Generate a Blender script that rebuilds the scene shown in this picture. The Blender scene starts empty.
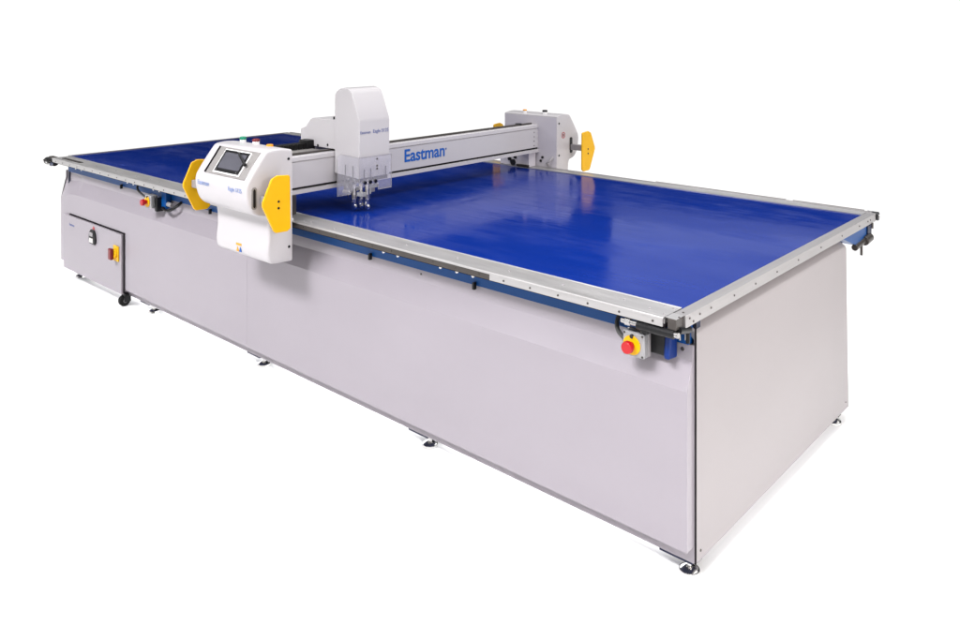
import bpy, bmesh, math, random
from mathutils import Vector, Matrix
random.seed(4)
S = bpy.context.scene
C = S.collection
R = math.radians

# ------------------------------------------------------------------ camera
cam_d = bpy.data.cameras.new('camera')
cam = bpy.data.objects.new('camera', cam_d); C.objects.link(cam)
cam.location = (1.2296, -2.2851, 1.7949)
cam.rotation_euler = (R(90), 0, 0.7322)
cam_d.sensor_fit = 'HORIZONTAL'; cam_d.sensor_width = 36; cam_d.lens = 30.24
cam_d.shift_y = -0.2969
cam_d.clip_start = 0.05; cam_d.clip_end = 2000
S.camera = cam

# ------------------------------------------------------------------ studio dome and lamps
W = bpy.data.worlds.new('World'); S.world = W; W.use_nodes = True
nt = W.node_tree; nt.nodes.clear()
wo = nt.nodes.new('ShaderNodeOutputWorld'); bg = nt.nodes.new('ShaderNodeBackground')
tc = nt.nodes.new('ShaderNodeTexCoord'); sx = nt.nodes.new('ShaderNodeSeparateXYZ')
rp = nt.nodes.new('ShaderNodeValToRGB')
nt.links.new(tc.outputs['Generated'], sx.inputs[0]); nt.links.new(sx.outputs['Z'], rp.inputs[0])
nt.links.new(rp.outputs[0], bg.inputs[0]); nt.links.new(bg.outputs[0], wo.inputs[0])
DOME = 1.6
bg.inputs[1].default_value = DOME
el = rp.color_ramp.elements
def stop(pos, v, tint=(1, 1, 1)):
    e = el.new(pos); e.color = (v * tint[0], v * tint[1], v * tint[2], 1)
el[0].position = 0.0; el[0].color = (.72, .72, .72, 1)
el[1].position = 1.0; el[1].color = (1, .985, .97, 1)
stop(.047, .72); stop(.058, .002); stop(.40, .015); stop(.58, .9)

def area(name, loc, target, sx_, sy_, power, col=(1, 1, 1), spread=180):
    d = bpy.data.lights.new(name, 'AREA'); d.shape = 'RECTANGLE'; d.size = sx_; d.size_y = sy_
    d.energy = power; d.color = col; d.spread = R(spread)
    o = bpy.data.objects.new(name, d); C.objects.link(o); o.location = loc
    o.rotation_euler = (Vector(target) - Vector(loc)).to_track_quat('-Z', 'Y').to_euler()
    return o
area('key_softbox', (-4.4, -5.4, 2.5), (-1.6, 0.1, .6), .8, .8, 60, (1, .975, 1))
area('added_panel_strip', (-2.4, -2.9, 3.55), (-2.4, .09, .62), 7.4, .6, 46, (1, .985, 1), 36)  # added narrow lamp that brightens the front panel slope and spares the floor
area('added_end_strip', (2.9, .85, 3.2), (0, .85, .90), 2.6, .6, 4, (1, .96, .94), 40)  # added narrow lamp that lifts the upper end panel
area('belt_softbox', (-3.4, 8.6, 3.6), (-.9, 1.0, .9), 4.2, 1.9, 13, (.86, .90, 1))
area('side_softbox', (5.2, -1.2, 2.7), (-.6, .8, .8), 2.0, 1.6, 210, (1, .93, .90))
area('added_belt_fill', (-.4, 1.2, 4.2), (-.6, 1.1, .9), 2.4, 1.8, 38, (.98, .98, 1), 80)  # added lamp that brightens the right part of the belt
area('added_floor_fill', (-2.5, .95, .066), (-2.5, .95, 0), 4.7, 1.42, 65)  # added lamp hidden under the base, clears the floor shadow

S.view_settings.view_transform = 'Standard'; S.view_settings.look = 'None'
S.view_settings.exposure = 0; S.view_settings.gamma = 1
S.render.engine = 'CYCLES'

# ------------------------------------------------------------------ materials
def mat(name, col, rough=.45, metal=0, spec=.5, noise=0, nscale=(8, 8, 8), bump=0, bscale=200, rvar=0, alpha=1, coat=0):
    m = bpy.data.materials.new(name); m.use_nodes = True
    n = m.node_tree; b = n.nodes['Principled BSDF']
    b.inputs['Base Color'].default_value = (*col, 1); b.inputs['Roughness'].default_value = rough
    b.inputs['Metallic'].default_value = metal; b.inputs['Specular IOR Level'].default_value = spec
    b.inputs['Alpha'].default_value = alpha; b.inputs['Coat Weight'].default_value = coat
    if noise or rvar:
        t = n.nodes.new('ShaderNodeTexCoord'); mp = n.nodes.new('ShaderNodeMapping')
        mp.inputs['Scale'].default_value = nscale
        nz = n.nodes.new('ShaderNodeTexNoise'); nz.inputs['Scale'].default_value = 1; nz.inputs['Detail'].default_value = 5
        n.links.new(t.outputs['Object'], mp.inputs[0]); n.links.new(mp.outputs[0], nz.inputs['Vector'])
        if noise:
            r = n.nodes.new('ShaderNodeMapRange'); r.inputs[1].default_value = .3; r.inputs[2].default_value = .7
            r.inputs[3].default_value = 1 - noise; r.inputs[4].default_value = 1 + noise
            vm = n.nodes.new('ShaderNodeVectorMath'); vm.operation = 'SCALE'; vm.inputs[0].default_value = col
            n.links.new(nz.outputs['Fac'], r.inputs[0]); n.links.new(r.outputs[0], vm.inputs['Scale'])
            n.links.new(vm.outputs[0], b.inputs['Base Color'])
        if rvar:
            r2 = n.nodes.new('ShaderNodeMapRange'); r2.inputs[1].default_value = .3; r2.inputs[2].default_value = .7
            r2.inputs[3].default_value = max(0, rough - rvar); r2.inputs[4].default_value = rough + rvar
            n.links.new(nz.outputs['Fac'], r2.inputs[0]); n.links.new(r2.outputs[0], b.inputs['Roughness'])
    if bump:
        t2 = n.nodes.new('ShaderNodeTexCoord'); nb = n.nodes.new('ShaderNodeTexNoise'); nb.inputs['Scale'].default_value = bscale
        nb.inputs['Detail'].default_value = 3
        bp = n.nodes.new('ShaderNodeBump'); bp.inputs['Strength'].default_value = bump; bp.inputs['Distance'].default_value = .002
        n.links.new(t2.outputs['Object'], nb.inputs['Vector']); n.links.new(nb.outputs['Fac'], bp.inputs['Height'])
        n.links.new(bp.outputs[0], b.inputs['Normal'])
    return m
M = {}
M['floor'] = mat('white_floor', (.93, .93, .93), .9, spec=.1)
M['panel'] = mat('grey_white_paint', (.264, .242, .270), .36, spec=.5, noise=.025, nscale=(1.5, 1.5, 3), bump=.06, bscale=350)
M['endpaint'] = mat('warm_white_paint', (.272, .252, .256), .42, spec=.35, noise=.02, nscale=(1.5, 1.5, 3), bump=.06, bscale=350)
M['shell'] = mat('white_gloss_plastic', (.445, .43, .445), .28, spec=.45, noise=.012, nscale=(3, 3, 3))
M['belt'] = mat('blue_belt', (.002, .015, .140), .15, spec=.12, noise=.06, nscale=(.9, 2.6, 1), rvar=.14, bump=.04, bscale=40)
n = M['belt'].node_tree; b = n.nodes['Principled BSDF']
tcb = n.nodes.new('ShaderNodeTexCoord')
def streak(scale, rot, detail, lo, hi, a, b_):
    mp = n.nodes.new('ShaderNodeMapping'); mp.inputs['Scale'].default_value = scale; mp.inputs['Rotation'].default_value = (0, 0, rot)
    nz = n.nodes.new('ShaderNodeTexNoise'); nz.inputs['Scale'].default_value = 1; nz.inputs['Detail'].default_value = detail; nz.inputs['Distortion'].default_value = .5
    r = n.nodes.new('ShaderNodeMapRange'); r.inputs[1].default_value = lo; r.inputs[2].default_value = hi; r.inputs[3].default_value = a; r.inputs[4].default_value = b_
    n.links.new(tcb.outputs['Object'], mp.inputs[0]); n.links.new(mp.outputs[0], nz.inputs['Vector']); n.links.new(nz.outputs['Fac'], r.inputs[0])
    return r.outputs[0]
st_a = streak((.7, 3.2, 1), .5, 4, .35, .68, .04, .19)
st_b = streak((2.5, 55, 1), .15, 6, .35, .75, -.03, .09)
st_c = streak((6, 9, 1), .3, 8, .40, .72, -.02, .05)
ad = n.nodes.new('ShaderNodeMath'); ad2 = n.nodes.new('ShaderNodeMath')
n.links.new(st_a, ad.inputs[0]); n.links.new(st_b, ad.inputs[1]); n.links.new(ad.outputs[0], ad2.inputs[0]); n.links.new(st_c, ad2.inputs[1])
n.links.new(ad2.outputs[0], b.inputs['Roughness'])
dust = streak((1.6, 4.5, 1), .45, 9, .52, .80, 0, .10)
mx = n.nodes.new('ShaderNodeMix'); mx.data_type = 'RGBA'
src = b.inputs['Base Color'].links[0].from_socket
n.links.new(dust, mx.inputs['Factor']); n.links.new(src, mx.inputs['A']); mx.inputs['B'].default_value = (.06, .09, .30, 1)
n.links.new(mx.outputs['Result'], b.inputs['Base Color'])
M['alu'] = mat('brushed_aluminium', (.47, .46, .46), .36, metal=.8, noise=.06, nscale=(4, 60, 60), rvar=.05)
M['alu_y'] = mat('brushed_aluminium_cross', (.40, .385, .385), .36, metal=.8, noise=.05, nscale=(60, 4, 60))
M['darkalu'] = mat('aluminium_dark_reflection', (.07, .062, .058), .35, metal=.6, noise=.1, nscale=(6, 40, 40))
M['steel'] = mat('blue_enamel', (.0, .050, .20), .38, spec=.25, noise=.08, nscale=(3, 3, 3))
M['navy'] = mat('navy_enamel', (.003, .006, .03), .4, spec=.3)
M['black'] = mat('black_plastic', (.004, .004, .005), .4, spec=.3)
M['rubber'] = mat('black_rubber', (.004, .004, .004), .6, spec=.2)
M['grey'] = mat('grey_plastic', (.24, .23, .24), .4)
M['boxgrey'] = mat('light_grey_cast_box', (.26, .26, .27), .4, noise=.05, nscale=(20, 20, 20))
M['bezel'] = mat('grey_recess', (.22, .21, .205), .38, noise=.03)
M['chrome'] = mat('chrome', (.75, .74, .73), .15, metal=1)
M['tooling'] = mat('machined_steel', (.42, .41, .41), .25, metal=.95, noise=.15, nscale=(40, 40, 40))
M['yellow'] = mat('yellow_powder_coat', (.68, .365, .0), .42, spec=.3, noise=.03, nscale=(6, 6, 6))
M['red'] = mat('red_plastic', (.36, .004, .008), .35)
M['maroon'] = mat('dark_red_plastic', (.14, .004, .006), .35)
M['green'] = mat('green_plastic', (.0, .20, .11), .35)
M['orange'] = mat('amber_plastic', (.75, .28, .0), .35)
M['ink'] = mat('blue_print', (.005, .085, .36), .4)
M['inkgrey'] = mat('dark_blue_print', (.10, .13, .30), .4)
M['paleink'] = mat('pale_blue_print', (.22, .29, .52), .4)
M['paper'] = mat('white_label', (.75, .75, .75), .5)
M['screen'] = mat('touch_screen_glass', (.07, .07, .085), .12, spec=.5, noise=.2, nscale=(3, 9, 9))
M['body'] = mat('head_body_paint', (.50, .475, .51), .4)
M['brownblk'] = mat('dark_brown_guard', (.022, .018, .017), .4, spec=.3)
M['gap'] = mat('dark_gap', (.012, .010, .012), .9, spec=.1)
M['cable'] = mat('grey_cable', (.045, .045, .045), .5)
m = bpy.data.materials.new('clear_guard_plastic'); m.use_nodes = True
n = m.node_tree; b = n.nodes['Principled BSDF']
b.inputs['Base Color'].default_value = (.52, .51, .58, 1); b.inputs['Roughness'].default_value = .08
b.inputs['Alpha'].default_value = .22
M['clear'] = m

# ------------------------------------------------------------------ mesh helpers
def box(bm, x0, x1, y0, y1, z0, z1):
    v = [bm.verts.new(p) for p in ((x0, y0, z0), (x1, y0, z0), (x1, y1, z0), (x0, y1, z0), (x0, y0, z1), (x1, y0, z1), (x1, y1, z1), (x0, y1, z1))]
    for f in ((3, 2, 1, 0), (4, 5, 6, 7), (0, 1, 5, 4), (1, 2, 6, 5), (2, 3, 7, 6), (3, 0, 4, 7)):
        bm.faces.new([v[i] for i in f])
def prism(bm, prof, axis, a0, a1):
    """closed profile extruded along an axis; profile holds the two other coordinates in xyz order"""
    def P(q, a):
        return {'x': (a, q[0], q[1]), 'y': (q[0], a, q[1]), 'z': (q[0], q[1], a)}[axis]
    A = [bm.verts.new(P(q, a0)) for q in prof]; B = [bm.verts.new(P(q, a1)) for q in prof]
    k = len(prof)
    fs = [bm.faces.new(A), bm.faces.new(B[::-1])]
    for i in range(k):
        fs.append(bm.faces.new((A[i], B[i], B[(i + 1) % k], A[(i + 1) % k])))
    return fs
def tube(bm, p0, p1, r0, r1=None, seg=20):
    r1 = r0 if r1 is None else r1
    p0 = Vector(p0); p1 = Vector(p1); d = p1 - p0
    q = Vector((0, 0, 1)).rotation_difference(d.normalized()).to_matrix().to_4x4()
    bmesh.ops.create_cone(bm, cap_ends=True, segments=seg, radius1=r0, radius2=r1, depth=d.length,
                          matrix=Matrix.Translation((p0 + p1) / 2) @ q)
def path(bm, pts, r, seg=8):
    """a bent round tube through the points (smoothed)"""
    P = [Vector(p) for p in pts]
    out = []
    for i in range(len(P) - 1):
        a = P[max(i - 1, 0)]; b_ = P[i]; c = P[i + 1]; d = P[min(i + 2, len(P) - 1)]
        for k in range(6):
            t = k / 6
            out.append(.5 * ((2 * b_) + (c - a) * t + (2 * a - 5 * b_ + 4 * c - d) * t * t + (3 * b_ - a - 3 * c + d) * t ** 3))
    out.append(P[-1]); rings = []
    for i, p in enumerate(out):
        d = (out[min(i + 1, len(out) - 1)] - out[max(i - 1, 0)]).normalized()
        u = d.cross(Vector((0, 0, 1)))
        if u.length < .05: u = d.cross(Vector((0, 1, 0)))
        u.normalize(); w = d.cross(u)
        rings.append([bm.verts.new(p + r * (math.cos(2 * math.pi * k / seg) * u + math.sin(2 * math.pi * k / seg) * w)) for k in range(seg)])
    for A, B in zip(rings, rings[1:]):
        for k in range(seg): bm.faces.new((A[k], A[(k + 1) % seg], B[(k + 1) % seg], B[k]))
    bm.faces.new(rings[0][::-1]); bm.faces.new(rings[-1])
def finish(name, bm, material, parent=None, bevel=0, seg=2, smooth=False, angle=35):
    """link the bmesh as one object; world coordinates are made local to the parent thing"""
    bmesh.ops.recalc_face_normals(bm, faces=bm.faces[:])
    me = bpy.data.meshes.new(name)
    base = Vector((0, 0, 0))
    if parent is not None:
        r = parent
        while r.parent: r = r.parent
        base = r.location.copy()
    bmesh.ops.translate(bm, verts=bm.verts[:], vec=-base)
    bm.to_mesh(me); bm.free()
    me.materials.append(material)
    o = bpy.data.objects.new(name, me); C.objects.link(o)
    if parent is not None: o.parent = parent
    if bevel:
        md = o.modifiers.new('bevel', 'BEVEL'); md.width = bevel; md.segments = seg; md.limit_method = 'ANGLE'
        md.angle_limit = R(angle); md.harden_normals = True
    if smooth or bevel:
        me.shade_smooth()
        me.set_sharp_from_angle(angle=R(40))
    return o
def bxo(name, dims, material, parent, bevel=0, seg=2):
    bm = bmesh.new(); box(bm, *dims); return finish(name, bm, material, parent, bevel, seg)
def dup(o, parent, delta):
    c = o.copy(); C.objects.link(c); c.parent = parent; c.location = Vector(o.location) + Vector(delta)
    for ch in list(o.children):
        d = ch.copy(); C.objects.link(d); d.parent = c
    return c
def thing(name, label, cat, loc):
    o = bpy.data.objects.new(name, None); C.objects.link(o); o.location = loc
    o.empty_display_size = .2; o['label'] = label; o['category'] = cat
    return o
def lettering(name, text, material, parent, origin, xdir, ydir, width, depth=.0012, bold=0.0):
    """text as a thin solid mesh: origin is the lower left corner, width the total width"""
    cu = bpy.data.curves.new('letters', 'FONT'); cu.body = text; cu.size = 1; cu.offset = bold; cu.extrude = .004
    to = bpy.data.objects.new('letters', cu); C.objects.link(to)
    dg = bpy.context.evaluated_depsgraph_get(); dg.update()
    me = bpy.data.meshes.new_from_object(to.evaluated_get(dg))
    bpy.data.objects.remove(to); bpy.data.curves.remove(cu)
    xs = [v.co.x for v in me.vertices]; x0, x1 = min(xs), max(xs); s = width / (x1 - x0)
    X = Vector(xdir).normalized(); Y = Vector(ydir).normalized(); Z = X.cross(Y)
    r = parent
    while r.parent: r = r.parent
    o3 = Vector(origin) - r.location
    for v in me.vertices:
        c = v.co.copy()
        v.co = o3 + X * ((c.x - x0) * s) + Y * (c.y * s) + Z * (c.z / .004 * depth * .5)
    me.name = name; me.materials.clear(); me.materials.append(material)
    o = bpy.data.objects.new(name, me); C.objects.link(o); o.parent = parent
    return o

# ------------------------------------------------------------------ setting
bm = bmesh.new(); bmesh.ops.create_circle(bm, cap_ends=True, segments=96, radius=700)
fl = finish('floor', bm, M['floor']); fl['kind'] = 'structure'; fl['label'] = 'plain white studio floor under the machine'

# ================================================================== THE TABLE
T = .90; L = 5.052; WD = 2.067
table = thing('cutting_table', 'long grey white cutting table with a bright blue belt top and aluminium rails', 'cutting table', (-2.5, 1.0, 0))

# belt on its bed
bm = bmesh.new(); box(bm, -L + .03, -.042, .124, WD - .089, T - .03, T - .004)
finish('cutting_belt', bm, M['belt'], table)
bxo('table_bed', (-L + .06, -.06, .13, WD - .10, .80, T - .031), M['navy'], table)

# front rail: flat top, small groove, front strip
bm = bmesh.new()
prism(bm, [(.0, T - .002), (.004, T), (.118, T), (.1235, T + .0015), (.1262, T - .001), (.1262, T - .022), (.011, T - .022), (.011, T - .0075), (.0, T - .0075)], 'x', -L + .03, -.046)
rail = finish('front_rail', bm, M['alu'], table)
bm = bmesh.new(); box(bm, -.78, -.050, .004, .0108, T - .031, T - .0085)
strip = finish('rail_strip', bm, M['alu'], rail)
bm = bmesh.new(); box(bm, -L + .03, -2.30, .004, .0108, T - .031, T - .0085); finish('rail_strip', bm, M['alu'], rail)
bm = bmesh.new(); box(bm, -2.2995, -.7805, .004, .0108, T - .031, T - .0085)  # middle of the aluminium strip; the dark reflection is put into its colour
st2 = finish('strip_dark_reflection', bm, M['darkalu'], rail, .001); st2['label'] = 'middle length of the front rail strip with its dark reflection painted in'
bm = bmesh.new(); box(bm, -L + .03, -.045, .0115, .1195, T - .036, T - .0225)
finish('rail_packing', bm, M['gap'], rail)
bm = bmesh.new(); box(bm, -L + .12, -4.62, .035, .060, T - .0005, T + .0035)
finish('rail_slot', bm, M['brownblk'], rail)
# screw heads of the rails
def screw(parent, loc, nrm, r=.0042, material=None, name='screw'):
    bm = bmesh.new(); nv = Vector(nrm) * .0022
    tube(bm, Vector(loc) - nv * .3, Vector(loc) + nv, r, r * .8, 10)
    return finish(name, bm, material or M['darkalu'], parent, smooth=True)
s0 = screw(strip, (-.085, .004, T - .0195), (0, -1, 0))
for k in range(1, 40):
    x = -.085 - .125 * k
    if -2.48 < x < -2.02: continue
    dup(s0, strip, (-.125 * k, 0, 0))
s1 = screw(rail, (-.12, .045, T + .001), (0, 0, 1), .004, M['grey'])
for x, y in [(-.10, .105), (-.23, .07), (-.06, .03), (-.062, .10), (-.48, .062), (-.73, .062), (-1.0, .062), (-1.3, .062), (-1.62, .03), (-1.75, .03), (-1.95, .045), (-1.98, .03),
             (-2.6, .06), (-2.9, .06), (-3.2, .06), (-3.5, .06), (-3.62, .06), (-3.8, .06), (-4.1, .06), (-4.4, .06)]:
    dup(s1, rail, (x + .12, y - .045, 0))

# end rail, right
bm = bmesh.new()
prism(bm, [(-.0415, T - .040), (0, T - .040), (0, T - .001), (-.002, T), (-.040, T), (-.0415, T - .001)], 'y', .062, WD - .012)
er = finish('end_rail', bm, M['alu_y'], table)
bxo('corner_block', (-.036, -.006, .010, .061, T - .036, T - .0015), M['darkalu'], er, .002)
bm = bmesh.new(); box(bm, -.044, -.006, .012, .0615, T - .0012, T + .0002); finish('corner_plate', bm, M['alu'], er)
s2 = screw(er, (.0, .09, T - .014), (1, 0, 0), .0042)
for y, z in [(.115, T - .03), (.16, T - .018), (.24, T - .018), (.42, T - .02), (.60, T - .02), (.80, T - .02), (1.02, T - .02), (1.28, T - .02), (1.55, T - .02), (1.80, T - .02), (1.93, T - .02), (1.97, T - .02)]:
    dup(s2, er, (0, y - .09, z - (T - .014)))
s3 = screw(er, (-.02, .085, T + .0), (0, 0, 1), .0045)
dup(s3, er, (.012, -.05, .0))

# back rail with its dark upstand, and the left end rail
bm = bmesh.new()
prism(bm, [(WD - .0885, T - .022), (WD - .012, T - .022), (WD - .012, T - .0), (WD - .0885, T - .0)], 'x', -L + .03, -.0425)
br = finish('back_rail', bm, M['alu'], table)
bm = bmesh.new(); box(bm, -L + .03, -.02, WD - .0115, WD, T - .03, T + .004); finish('rack_strip', bm, M['alu'], br)
for a, b_ in ((-1.25, -.46), (-.42, -.06), (-3.8, -2.9)):
    bxo('rail_cover', (a, b_, WD + .0005, WD + .012, T - .01, T + .006), M['bezel'], br)
bm = bmesh.new(); box(bm, -L, -L + .029, .125, WD - .02, T - .04, T + .001)
le = finish('end_rail', bm, M['alu_y'], table)

# blue steel side beam with hooks and bolts
bm = bmesh.new(); prism(bm, [(.120, T - .0365), (.120, .785), (.150, .785), (.150, T - .0365)], 'x', -L + .02, -.020)
sb = finish('side_beam', bm, M['steel'], table, .002)
b0 = screw(sb, (-1.06, .119, .821), (0, -1, 0), .008, M['chrome'], 'bolt')
for x in (-.97, -1.155, -1.42, -1.515, -2.7, -2.8, -3.622, -3.701, -3.977, -4.064, -4.80, -4.90):
    dup(b0, sb, (x + 1.06, 0, 0))
bm = bmesh.new(); box(bm, -.961, -.951, .104, .1195, .772, .800)
h0 = finish('hook', bm, M['black'], sb)
for x in (-1.598, -3.0, -4.138): dup(h0, sb, (x + .956, 0, 0))

# front panels: folded sheet, top strip / slope / vertical face
def fold_panel(name, x0, x1, endround=0):
    """top strip, slope and vertical face; near x0 the face can turn back into a rounded end"""
    N = 24 if endround else 1
    prof = [(.1275, .7845), (.1262, .760), (.1255, .733), (.088, .643), (.088, .50), (.088, .30), (.088, .126), (.105, .126)]
    bm = bmesh.new(); rows = []
    xs = [x0 + (x1 - x0) * k / N for k in range(N + 1)]
    if endround: xs = [x0 + endround * (k / 20) ** 1.3 for k in range(21)] + [x1]
    for x in xs:
        t = max(0, 1 - (x - x0) / endround) if endround else 0
        drop = .05 * (t ** 2.2); back = .02 * t ** 3; dz = -.0070 * (-x - 0) if False else 0
        row = []
        for i, (y, z) in enumerate(prof):
            zz = z + (-drop * (1.2 if i == 3 else .0))
            yy = y + (back if i in (0, 1, 2) else back * .5) + (.012 * math.sin(math.pi * min(1, t * 1.0)) if (endround and i in (1, 2)) else 0)
            row.append(bm.verts.new((x, yy, zz)))
        rows.append(row)
    for A, B in zip(rows, rows[1:]):
        for i in range(len(prof) - 1): bm.faces.new((A[i], B[i], B[i + 1], A[i + 1]))
    # right and left returns
    for row in (rows[0], rows[-1]):
        back = [bm.verts.new((v.co.x, .134, v.co.z)) for v in row]
        for i in range(len(row) - 1): bm.faces.new((row[i], row[i + 1], back[i + 1], back[i]))
    o = finish(name, bm, M['panel'], table)
    bv = o.modifiers.new('bevel', 'BEVEL'); bv.width = .004; bv.segments = 2; bv.limit_method = 'ANGLE'; bv.angle_limit = R(14)
    return o
fp1 = fold_panel('front_panel', -2.575, -.009)
fp2 = fold_panel('front_panel', -5.115, -2.5765, .34)
screw(fp1, (-.045, .1265, .765), (0, -1, 0), .0075, M['darkalu'])
screw(fp1, (-1.279, .1265, .766), (0, -1, 0), .005, M['darkalu'])
# kick strip below, set back
bxo('kick_strip', (-5.03, -.007, .1345, .150, .071, .782), M['panel'], table, .001)
bxo('back_panel', (-5.05, -.02, 1.60, 1.615, .071, .80), M['panel'], table)
bxo('left_end_panel', (-5.09, -5.075, .14, 1.61, .071, .785), M['endpaint'], table)
bxo('corner_strip', (-.0065, -.0012, .1358, .1386, .071, T - .042), M['gap'], table)  # dark strip added to draw the black gap beside the end panel
bxo('corner_strip', (-L - .005, -L + .018, .128, .17, .68, T - .042), M['navy'], table)

# right end panel with the folded top
bm = bmesh.new()
pr_ = [(-.060, .858), (-.004, .822), (0, .812), (0, .0715), (-.012, .0715), (-.012, .80), (-.072, .846)]
A = []
for y in (.139, 1.612):
    A.append([bm.verts.new((x, y + (.03 * (1 - (z - .07) / .74) if y > 1 and z < .83 else 0), z)) for x, z in pr_])
k = len(pr_)
bm.faces.new(A[0]); bm.faces.new(A[1][::-1])
for i in range(k): bm.faces.new((A[0][i], A[1][i], A[1][(i + 1) % k], A[0][(i + 1) % k]))
ep = finish('end_panel', bm, M['endpaint'], table, .003, 2)
screw(ep, (0, .165, .105), (1, 0, 0), .005); screw(ep, (0, 1.60, .105), (1, 0, 0), .004)

# electrical cabinet door, lower left
bxo('door_gap_shadow', (-4.92, -4.026, .0845, .0878, .102, .497), M['gap'], table)  # dark sheet that paints the shadow line beside and above the door
door = bxo('cabinet_door', (-4.99, -4.045, .070, .0842, .096, .487), M['panel'], table, .002)
bm = bmesh.new()
prism(bm, [(-4.5307, 0.3816), (-4.5113, 0.3540), (-4.4332, 0.3540), (-4.4202, 0.3816), (-4.4294, 0.4296), (-4.4502, 0.4512), (-4.4983, 0.4512), (-4.5203, 0.4296)], 'y', .058, .0698)
lt = finish('latch', bm, M['black'], door, .003)
bxo('latch_lever', (-4.5022, -4.4424, .050, .0578, 0.3648, 0.3996), M['chrome'], lt, .003)
bxo('latch_lever', (-4.4983, -4.4475, .050, .0578, 0.4092, 0.4356), M['grey'], lt, .003)
bm = bmesh.new(); prism(bm, [(-4.4930, .455), (-4.4480, .455), (-4.4705, .478)], 'y', .0688, .0699)
finish('warning_mark', bm, M['red'], door)
bm = bmesh.new(); box(bm, -4.1480, -4.0730, .061, .0698, .305, .405)
sw = finish('switch_plate', bm, M['yellow'], door, .003)
bm = bmesh.new(); tube(bm, (-4.1130, .0605, .355), (-4.1130, .045, .355), .034, .031, 24); finish('switch_ring', bm, M['yellow'], sw, .002)
bxo('switch_knob', (-4.1380, -4.0980, .022, .0445, .318, .392), M['maroon'], sw, .006)
lettering('lettering', 'Eastman', M['inkgrey'], door, (-4.885, .0695, .418), (1, 0, 0), (0, 0, 1), .085)

# levelling feet and casters
def foot(x, y):
    bm = bmesh.new()
    tube(bm, (x, y, 0), (x, y, .010), .036, .034, 28); tube(bm, (x, y, .010), (x, y, .022), .030, .013, 28)
    tube(bm, (x, y, .022), (x, y, .056), .009, None, 14); tube(bm, (x, y, .034), (x, y, .046), .017, None, 6)
    f = finish('levelling_foot', bm, M['chrome'], table, smooth=True)
    bm = bmesh.new(); box(bm, x - .085, x + .035, y - .05, y + .09, .060, .0705)
    finish('foot_plate', bm, M['navy'], f, .001)
    bm = bmesh.new(); box(bm, x - .03, x + .012, y + .038, y + .075, .012, .0595)
    finish('foot_bracket', bm, M['black'], f, .004)
    return f
f0 = foot(-.053, .19)
for x, y in ((-1.289, .19), (-2.576, .19), (-3.84, .19), (-4.98, .19), (-.05, 1.585), (-1.289, 1.585), (-2.576, 1.585), (-3.84, 1.585), (-4.98, 1.585)):
    dup(f0, table, (x + .053, y - .19, 0))
def caster(x, y):
    bm = bmesh.new(); tube(bm, (x - .016, y, .036), (x + .016, y, .036), .036, None, 28)
    c = finish('caster', bm, M['rubber'], table, .004)
    bm = bmesh.new(); tube(bm, (x - .018, y, .036), (x + .018, y, .036), .013, None, 16); finish('wheel_hub', bm, M['grey'], c)
    bm = bmesh.new(); box(bm, x - .024, x - .019, y - .01, y + .035, .028, .066); box(bm, x + .019, x + .024, y - .01, y + .035, .028, .066)
    box(bm, x - .024, x + .034, y - .01, y + .06, .0662, .083); finish('caster_fork', bm, M['black'], c, .002)
    return c
c0 = caster(-4.10, .115)
dup(c0, table, (0, 1.40, 0))

# emergency stop boxes under the front rail
def estop(x, z, y0, depth, w, material_back, big):
    bm = bmesh.new(); hw = w / 2
    prism(bm, [(x - hw, z - hw), (x + hw, z - hw), (x + hw, z + hw), (x - hw, z + hw)], 'y', y0, y0 + .026)
    e = finish('emergency_stop', bm, M['boxgrey'], table, .006, 3)
    bm = bmesh.new(); prism(bm, [(x - hw, z - hw), (x + hw, z - hw), (x + hw, z + hw), (x - hw, z + hw)], 'y', y0 + .0265, y0 + .045)
    finish('box_back', bm, M['grey'], e, .004)
    bm = bmesh.new(); tube(bm, (x - .004, y0 - .0005, z - .002), (x - .004, y0 - .005, z - .002), .032, None, 28)
    finish('yellow_ring', bm, M['yellow'], e, .001)
    bm = bmesh.new(); tube(bm, (x - .004, y0 - .0055, z - .002), (x - .004, y0 - .022, z - .002), .013, .013, 20)
    tube(bm, (x - .004, y0 - .022, z - .002), (x - .004, y0 - .040, z - .002), .021, .019, 28)
    finish('stop_button', bm, M['red'], e, .003)
    bm = bmesh.new(); tube(bm, (x - .004, y0 - .0005, z + .027), (x - .004, y0 - .0062, z + .027), .007, None, 12)
    finish('ring_mark', bm, M['brownblk'], e)
    if big:
        for a in (-1, 1):
            for b_ in (-1, 1):
                screw(e, (x + a * hw * .82, y0, z + b_ * hw * .82), (0, -1, 0), .004)
    return e
e1 = estop(-.172, .774, .030, 0, .082, None, True)
bm = bmesh.new()
prism(bm, [(.0755, .745), (.125, .735), (.125, .81), (.10, .82), (.0755, .81)], 'x', -.155, -.080)
finish('stop_bracket', bm, M['black'], e1, .005)
bm = bmesh.new(); prism(bm, [(.060, .742), (.1195, .735), (.1195, .812), (.07, .822)], 'x', -.0795, -.058)
finish('stop_bracket', bm, mat('deep_blue_plastic', (.0, .018, .13), .35, spec=.3), e1, .008, 3)
bxo('hanger', (-.235, -.195, .095, .1192, .790, .845), M['steel'], e1, .002)
bm = bmesh.new(); path(bm, [(-.205, .075, .765), (-.235, .085, .762), (-.27, .095, .778), (-.285, .11, .80), (-.285, .124, .82)], .008)
finish('cable', bm, M['cable'], e1, smooth=True)

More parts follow.
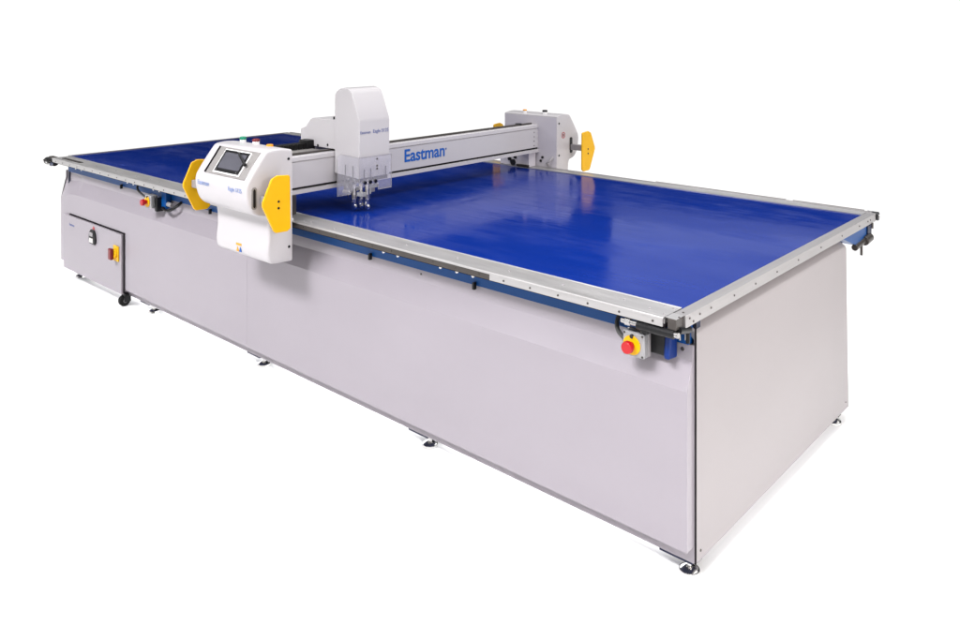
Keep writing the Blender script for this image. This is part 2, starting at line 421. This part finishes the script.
e2 = estop(-3.60, .772, .035, 0, .080, None, False)
bxo('stop_bracket', (-3.555, -3.525, .055, .125, .715, .80), M['black'], e2, .004)
bxo('hanger', (-3.53, -3.47, .085, .1192, .735, .845), M['steel'], e2, .003)
bm = bmesh.new(); tube(bm, (-3.56, .10, .765), (-3.42, .10, .762), .014, None, 14); finish('stop_bracket', bm, M['grey'], e2, .002)
bm = bmesh.new(); path(bm, [(-3.64, .075, .775), (-3.72, .085, .772), (-3.82, .09, .79), (-3.88, .10, .812), (-3.90, .122, .83)], .007)
finish('cable', bm, M['cable'], e2, smooth=True)
bm = bmesh.new(); path(bm, [(-3.50, .08, .74), (-3.42, .07, .735), (-3.36, .085, .76), (-3.34, .12, .79)], .009)
finish('cable', bm, M['black'], e2, smooth=True)

# tensioner cylinder below the near rail corner
bm = bmesh.new(); tube(bm, (-.145, .012, .851), (-.012, .012, .851), .0145, None, 20)
tn = finish('tension_cylinder', bm, M['black'], table, .002)
bm = bmesh.new(); tube(bm, (-.205, .012, .853), (-.1455, .012, .853), .0085, None, 14); finish('cylinder_rod', bm, M['tooling'], tn)
bm = bmesh.new(); tube(bm, (-.19, .012, .853), (-.17, .012, .853), .012, None, 6); finish('rod_nut', bm, M['tooling'], tn)
bm = bmesh.new(); tube(bm, (-.0115, .012, .851), (.002, .012, .851), .009, None, 14); finish('cylinder_cap', bm, M['tooling'], tn)
bxo('cylinder_clamp', (-.13, -.10, .0, .06, .868 - .036, .8645), M['black'], tn, .002)
bm = bmesh.new(); tube(bm, (-.008, .03, .86), (-.008, .10, .845), .012, None, 14); tube(bm, (-.012, .10, .80), (-.012, .10, .855), .007, None, 10)
finish('corner_fitting', bm, M['black'], tn, smooth=True)
bxo('corner_bracket', (-.055, -.0135, .1535, .19, .735, T - .042), M['navy'], table)
bm = bmesh.new(); tube(bm, (-.030, .1195, .800), (-.030, .1195, .835), .004, None, 10); tube(bm, (-.050, .1185, .795), (-.050, .1185, .83), .004, None, 10)
finish('bracket_pin', bm, M['tooling'], table, smooth=True)

# roller at the far left corner
bm = bmesh.new(); tube(bm, (-L - .135, .028, .861), (-L + .02, .028, .861), .027, None, 22)
rl = finish('end_roller', bm, M['black'], table, .006)
bm = bmesh.new(); tube(bm, (-L - .115, .0, .866), (-L - .095, .0, .866), .010, None, 12); tube(bm, (-L - .06, -.001, .861), (-L - .03, -.001, .861), .011, None, 12); tube(bm, (-L - .0, -.003, .853), (-L + .03, -.003, .853), .013, None, 12)
finish('roller_bolt', bm, M['chrome'], rl)
bxo('roller_bracket', (-L - .09, -L + .029, .022, .055, .865, T - .002), M['brownblk'], rl, .003)
# roller and bracket at the far right corner
bm = bmesh.new(); tube(bm, (-.05, 2.086, .880), (.006, 2.086, .880), .022, None, 22)
rr = finish('end_roller', bm, M['black'], table, .003)
bm = bmesh.new(); tube(bm, (.0065, 2.086, .880), (.012, 2.086, .880), .011, None, 16); finish('roller_bolt', bm, M['chrome'], rr)
bm = bmesh.new(); prism(bm, [(1.58, T - .042), (1.78, .790), (1.93, .790), (1.93, T - .042)], 'x', -.09, -.006)
bb = finish('corner_bracket', bm, M['steel'], table, .002)
bxo('bracket_plate', (-.055, .0, 1.931, 1.99, .79, T - .043), M['navy'], bb, .002)
bm = bmesh.new(); tube(bm, (-.01, 1.76, .782), (-.01, 1.985, .800), .015, .015, 18); tube(bm, (-.005, 1.89, .790), (-.005, 1.97, .796), .022, None, 18)
cl = finish('clamp', bm, M['darkalu'], bb, .002)
bm = bmesh.new(); tube(bm, (0, 1.83, .735), (0, 1.83, .79), .006, None, 10); finish('clamp_pin', bm, M['darkalu'], bb, smooth=True)
bm = bmesh.new(); tube(bm, (0, 1.995, .835), (0, 1.995, .862), .007, None, 10); finish('clamp_pin', bm, M['darkalu'], bb, smooth=True)

# ================================================================== THE GANTRY
gantry = thing('gantry', 'white gantry beam with control console and yellow bumper plates straddling the blue table', 'gantry', (-2.25, 1.03, T))
XB = -2.155
bm = bmesh.new()
prism(bm, [(XB + .006, .998), (XB + .006, 1.017), (XB - .012, 1.019), (XB - .012, 1.029), (XB, 1.0305), (XB, 1.1565), (XB - .006, 1.158), (XB - .006, 1.1615), (XB + .002, 1.163), (XB + .0, 1.183), (XB - .004, 1.186),
           (-2.250, 1.186), (-2.250, .998)], 'y', -.008, 2.072)
beam = finish('beam', bm, M['shell'], gantry)
bxo('beam_groove', (XB - .0118, XB - .006, -.008, 2.072, 1.0195, 1.0285), M['gap'], beam)
bxo('top_guide', (-2.215, -2.190, .0, 2.05, 1.1865, 1.1955), M['darkalu'], beam, .001)
lettering('lettering', 'Eastman', M['ink'], beam, (XB + .0008, .838, 1.0735), (0, 1, 0), (0, 0, 1), .325, bold=.022)
lettering('trademark_sign', '\u00ae', M['ink'], beam, (XB + .0008, 1.168, 1.108), (0, 1, 0), (0, 0, 1), .012)
s5 = screw(beam, (XB, 2.03, 1.045), (1, 0, 0), .004)
for z in (1.075, 1.105, 1.135): dup(s5, beam, (0, 0, z - 1.045))

XR, XL = -2.021, -2.480
side = [(-.015, 1.247), (-.060, 1.256), (-.110, 1.258), (-.145, 1.255), (-.166, 1.246), (-.254, 1.126), (-.264, 1.104), (-.2665, 1.08), (-.262, 1.045), (-.252, 1.008), (-.232, .974), (-.200, .955), (-.170, .950), (-.156, .946),
        (-.149, .930), (-.1445, .895), (-.143, .86), (-.150, .80), (-.1515, .765), (-.146, .738), (-.132, .722), (-.105, .716), (-.015, .713)]
def smooth_poly(P, n=2):
    """Chaikin corner cutting that keeps the two back corners"""
    for _ in range(n):
        Q = [P[0]]
        for a, b_ in zip(P, P[1:]):
            Q += [(a[0] * .75 + b_[0] * .25, a[1] * .75 + b_[1] * .25), (a[0] * .25 + b_[0] * .75, a[1] * .25 + b_[1] * .75)]
        Q.append(P[-1]); P = Q
    return P
sideS = smooth_poly(side, 2)
def shell_prism(name, prof, x0, x1, parent, bev):
    """the console shell: profile extruded along x with rounded rim at both ends"""
    bm = bmesh.new()
    cy_ = sum(p[0] for p in prof) / len(prof); cz_ = sum(p[1] for p in prof) / len(prof)
    k = len(prof)
    def inset(d):
        out = []
        for i in range(k):
            a = Vector(prof[i - 1]) if i else Vector(prof[0]); b_ = Vector(prof[(i + 1) % k]) if i < k - 1 else Vector(prof[-1])
            p = Vector(prof[i])
            if i in (0, k - 1): nrm = Vector((0, -1 if i == 0 else 1)); t = None
            else:
                t = (b_ - a).normalized(); nrm = Vector((-t.y, t.x))
            out.append(p + nrm * d)
        return out
    # orientation: profile runs over the top, down the front; interior lies to the left/back
    rings = []
    steps = [(0, bev), (.12, bev * .45), (.35, bev * .15), (1, 0)]
    st = [(bev * a, d) for a, d in steps]
    for dx, d in st: rings.append((x0 + dx, d))
    for dx, d in reversed(st): rings.append((x1 - dx, d))
    vr = []
    for x, d in rings: vr.append([bm.verts.new((x, p.x, p.y)) for p in inset(d)])
    for A, B in zip(vr, vr[1:]):
        for i in range(k): bm.faces.new((A[i], A[(i + 1) % k], B[(i + 1) % k], B[i]))
    bm.faces.new(vr[0]); bm.faces.new(vr[-1][::-1])
    o = finish(name, bm, M['shell'], parent, smooth=True)
    o.data.set_sharp_from_angle(angle=R(55))
    return o
console = shell_prism('console_housing', sideS, XL, XR, gantry, .014)

# slanted screen recess: local frame on the slope
pa = Vector((0, -.1705, 1.240)); pb = Vector((0, -.2505, 1.131))
dn = (pb - pa).normalized(); nr = Vector((0, dn.z, -dn.y))
if nr.y > 0: nr = -nr
def on_slope(bm, x0, x1, u0, u1, h0, h1, skew=0):
    c = []
    for h in (h0, h1):
        for (x, u) in ((x0, u0), (x1, u0), (x1 - skew, u1), (x0 + skew, u1)):
            q = pa + dn * u + nr * h; c.append(bm.verts.new((x, q.y, q.z)))
    for f in ((3, 2, 1, 0), (4, 5, 6, 7), (0, 1, 5, 4), (1, 2, 6, 5), (2, 3, 7, 6), (3, 0, 4, 7)): bm.faces.new([c[i] for i in f])
bm = bmesh.new(); on_slope(bm, -2.405, -2.052, -.006, .142, -.006, .0022)
rc = finish('screen_recess', bm, M['bezel'], console, .002)
bm = bmesh.new(); on_slope(bm, -2.335, -2.105, .006, .132, .0024, .0062); finish('screen_frame', bm, M['paper'], rc, .001)
bm = bmesh.new(); on_slope(bm, -2.327, -2.113, .011, .125, .0064, .0076); finish('screen_surround', bm, M['black'], rc)
bm = bmesh.new(); on_slope(bm, -2.312, -2.128, .024, .108, .0078, .0086); finish('touch_screen', bm, M['screen'], rc)
bm = bmesh.new()
a = pa + dn * .020 + nr * .015; b_ = pa + dn * .075 + nr * .018
tube(bm, (-2.20, a.y, a.z), (-2.085, b_.y, b_.z), .004, .008, 10); finish('stylus', bm, M['black'], rc, smooth=True)
bm = bmesh.new()
for xx, uu in ((-2.312, .117), (-2.135, .118)):
    q = pa + dn * uu + nr * .0078; q2 = q + nr * .0015; tube(bm, (xx, q.y, q.z), (xx, q2.y, q2.z), .004, None, 10)
finish('screen_key', bm, M['chrome'], rc)
bm = bmesh.new(); on_slope(bm, -2.404, -2.394, -.004, .140, .0023, .0075); finish('recess_lip', bm, M['gap'], rc, .002)

lettering('lettering', 'Eastman', M['paleink'], console, (-2.448, -.2672, 1.066), (1, 0, 0), (-.0, -.0, 1), .105)
lettering('lettering', 'Eagle S125', M['paleink'], console, (-2.170, -.2672, 1.068), (1, 0, 0), (0, 0, 1), .115)
# safety sticker low on the front
bm = bmesh.new(); box(bm, -2.290, -2.242, -.1525, -.1505, .772, .782); finish('sticker', bm, M['orange'], console)
bm = bmesh.new(); prism(bm, [(-2.288, .742), (-2.268, .742), (-2.278, .766)], 'y', -.1520, -.1495); finish('sticker', bm, M['orange'], console)
bm = bmesh.new(); prism(bm, [(-2.263, .742), (-2.243, .742), (-2.253, .766)], 'y', -.1520, -.1495); finish('sticker', bm, M['ink'], console)
# buttons on top of the console
def button(parent, x, y, z, mtl, r=.016, h=.022, collar=True):
    if collar:
        bm = bmesh.new(); tube(bm, (x, y, z - .004), (x, y, z + .014), r * .9, None, 20); c = finish('button_collar', bm, M['paper'], parent, .001); z += .0145
    else: c = parent
    bm = bmesh.new(); tube(bm, (x, y, z), (x, y, z + h), r, r * .94, 24); return finish('push_button', bm, mtl, parent, .003)
button(console, -2.385, -.055, 1.253, M['green'], .017, .014)
button(console, -2.275, -.050, 1.253, M['maroon'], .019, .012)
button(console, -2.155, -.050, 1.251, M['orange'], .017, .012, False)
# slot and handle on the side, bumper arm and plates
bm = bmesh.new(); prism(bm, [(-.237, 1.0), (-.230, .992), (-.216, .992), (-.209, 1.0), (-.209, 1.085), (-.216, 1.094), (-.230, 1.094), (-.237, 1.085)], 'x', XR - .002, XR + .004)
sl = finish('slot_bezel', bm, M['bezel'], console, .001)
bm = bmesh.new(); prism(bm, [(-.2295, 1.006), (-.225, .999), (-.221, .999), (-.2165, 1.006), (-.2165, 1.078), (-.221, 1.086), (-.225, 1.086), (-.2295, 1.078)], 'x', XR + .0042, XR + .0052)
finish('slot_opening', bm, M['black'], sl)
screw(console, (XR, -.035, 1.205), (1, 0, 0), .0075, M['black']); screw(console, (XR, -.032, .785), (1, 0, 0), .0075, M['black'])

plate = [(-.092, 1.138), (-.098, 1.146), (-.160, 1.151), (-.190, 1.139), (-.238, 1.038), (-.238, 1.020), (-.180, .900), (-.168, .889), (-.105, .887), (-.088, .900)]
def bumper(x, x_from, mirror, parent, arm):
    P = [((2.06 - y) if mirror else y, z) for y, z in plate]
    bm = bmesh.new(); prism(bm, P, 'x', x - .006, x + .006)
    b_ = finish('bumper_plate', bm, M['yellow'], parent, .003)
    for z in (1.002, 1.032):
        yy = -.155; yy = 2.06 - yy if mirror else yy
        screw(b_, (x + .006, yy, z), (1, 0, 0), .0065, M['black'])
    yy = -.178; yy = 2.06 - yy if mirror else yy
    bm = bmesh.new(); box(bm, min(x, x_from) + .0062, max(x, x_from) - .0062, yy - .016, yy + .016, 1.012, 1.050)
    finish('bumper_arm', bm, arm, b_, .002)
bumper(XR + .09, XR, False, gantry, M['grey'])
bumper(XL - .17, XL, False, gantry, M['grey'])

# rail carriages below the beam
bxo('rail_carriage', (-2.45, -2.05, -.0145, -.006, .80, 1.24), M['gap'], gantry)
bxo('bearing_block', (-2.43, -2.14, .012, .095, .9015, .9975), M['darkalu'], gantry, .003)
bm = bmesh.new(); tube(bm, (-2.04, .0, .903), (-2.04, -.022, .903), .012, None, 14); tube(bm, (-2.045, -.004, .87), (-2.045, -.02, .87), .012, None, 14)
finish('guide_wheel', bm, M['chrome'], gantry)

# far carriage: the same housing mirrored
XR2, XL2 = -1.998, -2.455
far = [(2.06 - y, z) for y, z in sideS]
bm = bmesh.new(); prism(bm, far, 'x', XL2, XR2)
fc = finish('far_housing', bm, M['shell'], gantry, .008, 3)
fc.data.set_sharp_from_angle(angle=R(55))
bxo('inner_plate', (XL2 + .006, XR2 - .004, 2.0725, 2.0745, T - .02, 1.238), M['body'], fc)
button(fc, -2.14, 2.13, 1.254, M['black'], .019, .012)
button(fc, -2.30, 2.11, 1.254, M['orange'], .015, .008)
bm = bmesh.new(); tube(bm, (-2.21, 1.93, 1.186), (-2.21, 1.93, 1.2), .022, .024, 20); finish('end_stop', bm, M['black'], beam, .003)
bm = bmesh.new(); prism(bm, [(2.222, .995), (2.230, .99), (2.244, .99), (2.252, .995), (2.252, 1.09), (2.244, 1.096), (2.230, 1.096), (2.222, 1.09)], 'x', XR2 - .004, XR2 + .002)
finish('slot_opening', bm, M['black'], fc)
screw(fc, (XR2, 2.10, 1.20), (1, 0, 0), .008, M['black']); screw(fc, (XR2, 2.10, .985), (1, 0, 0), .008, M['black'])
# round prohibition mark on the far housing
bm = bmesh.new()
k = 28; cz = 1.118; cyy = 2.148
o_ = [bm.verts.new((XR2 + .0012, cyy + .021 * math.cos(2 * math.pi * i / k), cz + .021 * math.sin(2 * math.pi * i / k))) for i in range(k)]
i_ = [bm.verts.new((XR2 + .0012, cyy + .016 * math.cos(2 * math.pi * i / k), cz + .016 * math.sin(2 * math.pi * i / k))) for i in range(k)]
for i in range(k): bm.faces.new((o_[i], o_[(i + 1) % k], i_[(i + 1) % k], i_[i]))
finish('warning_mark', bm, M['red'], fc)
bm = bmesh.new(); box(bm, XR2 + .0005, XR2 + .0014, cyy - .006, cyy + .006, cz - .009, cz + .009); finish('warning_mark', bm, M['maroon'], fc)
bumper(XR2 + .150, XR2, True, gantry, M['grey'])
bumper(XL2 - .17, XL2, True, gantry, M['grey'])
# bearing hardware at the far rail
bxo('bearing_block', (-2.42, -2.165, 1.985, 2.06, .9015, .9955), M['body'], gantry, .003)
bm = bmesh.new()
for x, z, r in ((-2.33, .945, .012), (-2.30, .925, .02), (-2.28, .96, .010)):
    tube(bm, (x, 1.9845, z), (x, 1.972, z), r, None, 14)
for x, z in ((-2.115, .965), (-2.13, .94)): tube(bm, (x, 2.074, z), (x, 2.066, z), .009, None, 12)
finish('bearing_bolt', bm, M['black'], gantry)
bm = bmesh.new(); path(bm, [(-2.07, 2.074, .915), (-2.06, 2.045, .93), (-2.035, 2.045, .95), (-2.03, 2.074, .97)], .007); finish('hose', bm, M['grey'], gantry, smooth=True)
bxo('bearing_foot', (-2.26, -2.16, 1.965, 1.984, .902, .918), M['brownblk'], gantry, .002)

# cable carrier lying along the back of the beam
bm = bmesh.new(); box(bm, -2.40, -2.345, -.0, .345, 1.188, 1.214)
cc = finish('cable_carrier', bm, M['black'], gantry, .003)
bm = bmesh.new()
for i in range(11): box(bm, -2.403, -2.342, .012 + .03 * i, .034 + .03 * i, 1.187, 1.2165)
finish('carrier_link', bm, M['rubber'], cc)
bxo('carrier_tray', (-2.40, -2.2505, .0, .335, 1.172, 1.186), M['bezel'], gantry, .001)
bxo('carrier_end', (-2.41, -2.335, .30, .352, 1.155, 1.232), M['black'], cc, .004)

# ================================================================== THE CUTTING HEAD
head = thing('tool_carriage', 'tall white tool carriage with clear plastic guard hanging on the gantry beam', 'tool carriage', (-2.1, .44, 1.0))
Y0, Y1 = .340, .545; XF = -1.952
bm = bmesh.new()
prof = [(XF, 1.065), (XF, 1.352), (XF - .004, 1.368), (-2.010, 1.494), (-2.022, 1.508), (-2.040, 1.518), (-2.075, 1.523), (-2.105, 1.518), (-2.135, 1.502), (-2.148, 1.485), (-2.151, 1.462), (-2.151, 1.19), (-2.151, 1.075)]
prism(bm, prof, 'y', Y0, Y1)
hc = finish('head_cover', bm, M['shell'], head, .004, 3)
lettering('lettering', 'Eastman', M['inkgrey'], hc, (XF + .0008, .348, 1.292), (0, 1, 0), (0, 0, 1), .066)
lettering('lettering', 'Eagle S125', M['inkgrey'], hc, (XF + .0008, .432, 1.292), (0, 1, 0), (0, 0, 1), .104)
bm = bmesh.new()
prism(bm, [(-2.150, 1.197), (-2.150, 1.352), (-2.352, 1.348), (-2.364, 1.343), (-2.412, 1.298), (-2.440, 1.288), (-2.455, 1.283), (-2.455, 1.16), (-2.352, 1.15), (-2.345, 1.197)], 'y', Y0 + .004, Y1 - .004)
rcv = finish('rear_cover', bm, M['shell'], head, .004, 3)
bm = bmesh.new(); tube(bm, (-2.17, .36, 1.352), (-2.17, .36, 1.366), .012, None, 14); finish('cable_gland', bm, M['black'], rcv, .002)
screw(rcv, (-2.215, Y0 + .004, 1.215), (0, -1, 0), .008, M['black'], 'knob')
screw(rcv, (-2.30, Y0 + .004, 1.205), (0, -1, 0), .008, M['black'], 'knob')
bxo('slide_block', (-2.1495, -2.10, Y0 + .012, Y1 - .008, 1.02, 1.0735), M['brownblk'], head, .002)
bxo('head_base', (-2.095, XF - .004, Y0 + .006, Y1 - .01, 1.046, 1.0645), M['brownblk'], head, .002)

# clear guard: left pane and front pane
GX, GY = -1.930, .322
bm = bmesh.new()
prism(bm, [(GY, 1.176), (Y1 - .008, 1.176), (Y1 - .008, 1.002), (.447, 1.002), (.447, 1.030), (.405, 1.030), (.400, 1.04), (GY, 1.018)], 'x', GX - .0035, GX)
gd = finish('guard_pane', bm, M['clear'], head)
bm = bmesh.new()
prism(bm, [(GX - .004, 1.176), (-2.08, 1.181), (-2.100, 1.170), (-2.105, 1.150), (-2.105, .960), (-2.0, .985), (-1.975, 1.02), (GX - .004, 1.03)], 'y', GY, GY + .0035)
finish('guard_pane', bm, M['clear'], head)
bm = bmesh.new()
e_ = .0014
def rim(p, q, w=.0016): tube(bm, p, q, w, None, 6)
rim((GX, GY, 1.176), (GX, Y1 - .008, 1.176)); rim((GX, Y1 - .008, 1.176), (GX, Y1 - .008, 1.002)); rim((GX, Y1 - .008, 1.002), (GX, .447, 1.002))
rim((GX, .447, 1.002), (GX, .447, 1.03)); rim((GX, GY, 1.176), (GX, GY, 1.018)); rim((GX, GY, 1.177), (-2.08, GY, 1.181)); rim((-2.105, GY, 1.15), (-2.105, GY, .96)); rim((-2.105, GY, .96), (-2.0, GY, .985))
finish('guard_edge', bm, M['grey'], head)
g0 = screw(gd, (GX + .0005, .440, 1.160), (1, 0, 0), .0055, M['darkalu'])
for dz in (-.035, -.05): dup(g0, gd, (0, 0, dz))
# tools
def tool(x, y, tip, mtl, r=.009, wheel=0, top=1.062):
    bm = bmesh.new()
    tube(bm, (x, y, top), (x, y, tip + .058), r * 1.35, r * 1.35, 16); tube(bm, (x, y, tip + .058), (x, y, tip + .024), r * 1.35, r * .7, 16)
    box(bm, x - .011, x + .011, y - .010, y + .010, tip + .060, tip + .082)
    t = finish('tool', bm, mtl, head, .001)
    if wheel:
        bm = bmesh.new(); tube(bm, (x, y - .005, tip + wheel), (x, y + .005, tip + wheel), wheel, None, 22); finish('tool_wheel', bm, M['chrome'], t, .001)
        bm = bmesh.new(); box(bm, x - .007, x + .007, y - .0095, y - .0055, tip + wheel * .8, tip + .045); box(bm, x - .007, x + .007, y + .0055, y + .0095, tip + wheel * .8, tip + .045)
        finish('wheel_fork', bm, M['chrome'], t)
    else:
        bm = bmesh.new(); tube(bm, (x, y, tip + .025), (x, y, tip), r * .65, .001, 12); finish('tool_tip', bm, M['darkalu'], t, smooth=True)
tool(-1.998, .345, .902, M['tooling'], .009, .017)
tool(-1.975, .372, .912, M['tooling'], .008, .013)
tool(-1.947, .388, .902, M['tooling'], .009, .016)
tool(-2.045, .345, .955, M['tooling'], .007, 0)
bm = bmesh.new(); box(bm, -2.008, -1.985, .350, .372, 1.0, 1.022); box(bm, -1.985, -1.94, .352, .378, .975, .995); tube(bm, (-1.955, .36, 1.0), (-1.955, .36, .962), .005, None, 10); tube(bm, (-1.94, .402, .985), (-1.94, .402, 1.03), .006, None, 10)
finish('tool_link', bm, M['boxgrey'], head, .002)
bm = bmesh.new()
for x, y in ((-1.938, .362), (-1.938, .405), (-1.938, .505)): tube(bm, (x, y, 1.055), (x, y, 1.115), .003, None, 10)
for x, y in ((-1.99, .330), (-2.05, .330)): tube(bm, (x, y, 1.045), (x, y, 1.13), .003, None, 10)
finish('air_fitting', bm, M['darkalu'], head)
bm = bmesh.new()
for y in (.36, .395, .43): tube(bm, (-1.942, y, 1.05), (-1.925, y, 1.046), .009, None, 12)
for x in (-1.99, -2.04): tube(bm, (x, .345, 1.045), (x, .328, 1.042), .009, None, 12)
finish('tool_clamp', bm, M['black'], head)
bxo('tool_bar', (-1.945, -1.935, .385, .455, 1.012, 1.036), M['boxgrey'], head, .002)
bxo('tool_bar', (-1.958, -1.946, .40, .44, .990, 1.010), M['grey'], head, .002)
bxo('tool_block', (-2.09, -2.005, .350, .362, .975, 1.044), M['darkalu'], head, .002)
bm = bmesh.new(); tube(bm, (-2.08, .345, .985), (-2.02, .345, .99), .013, None, 16); finish('tool_block', bm, M['chrome'], head, .002)
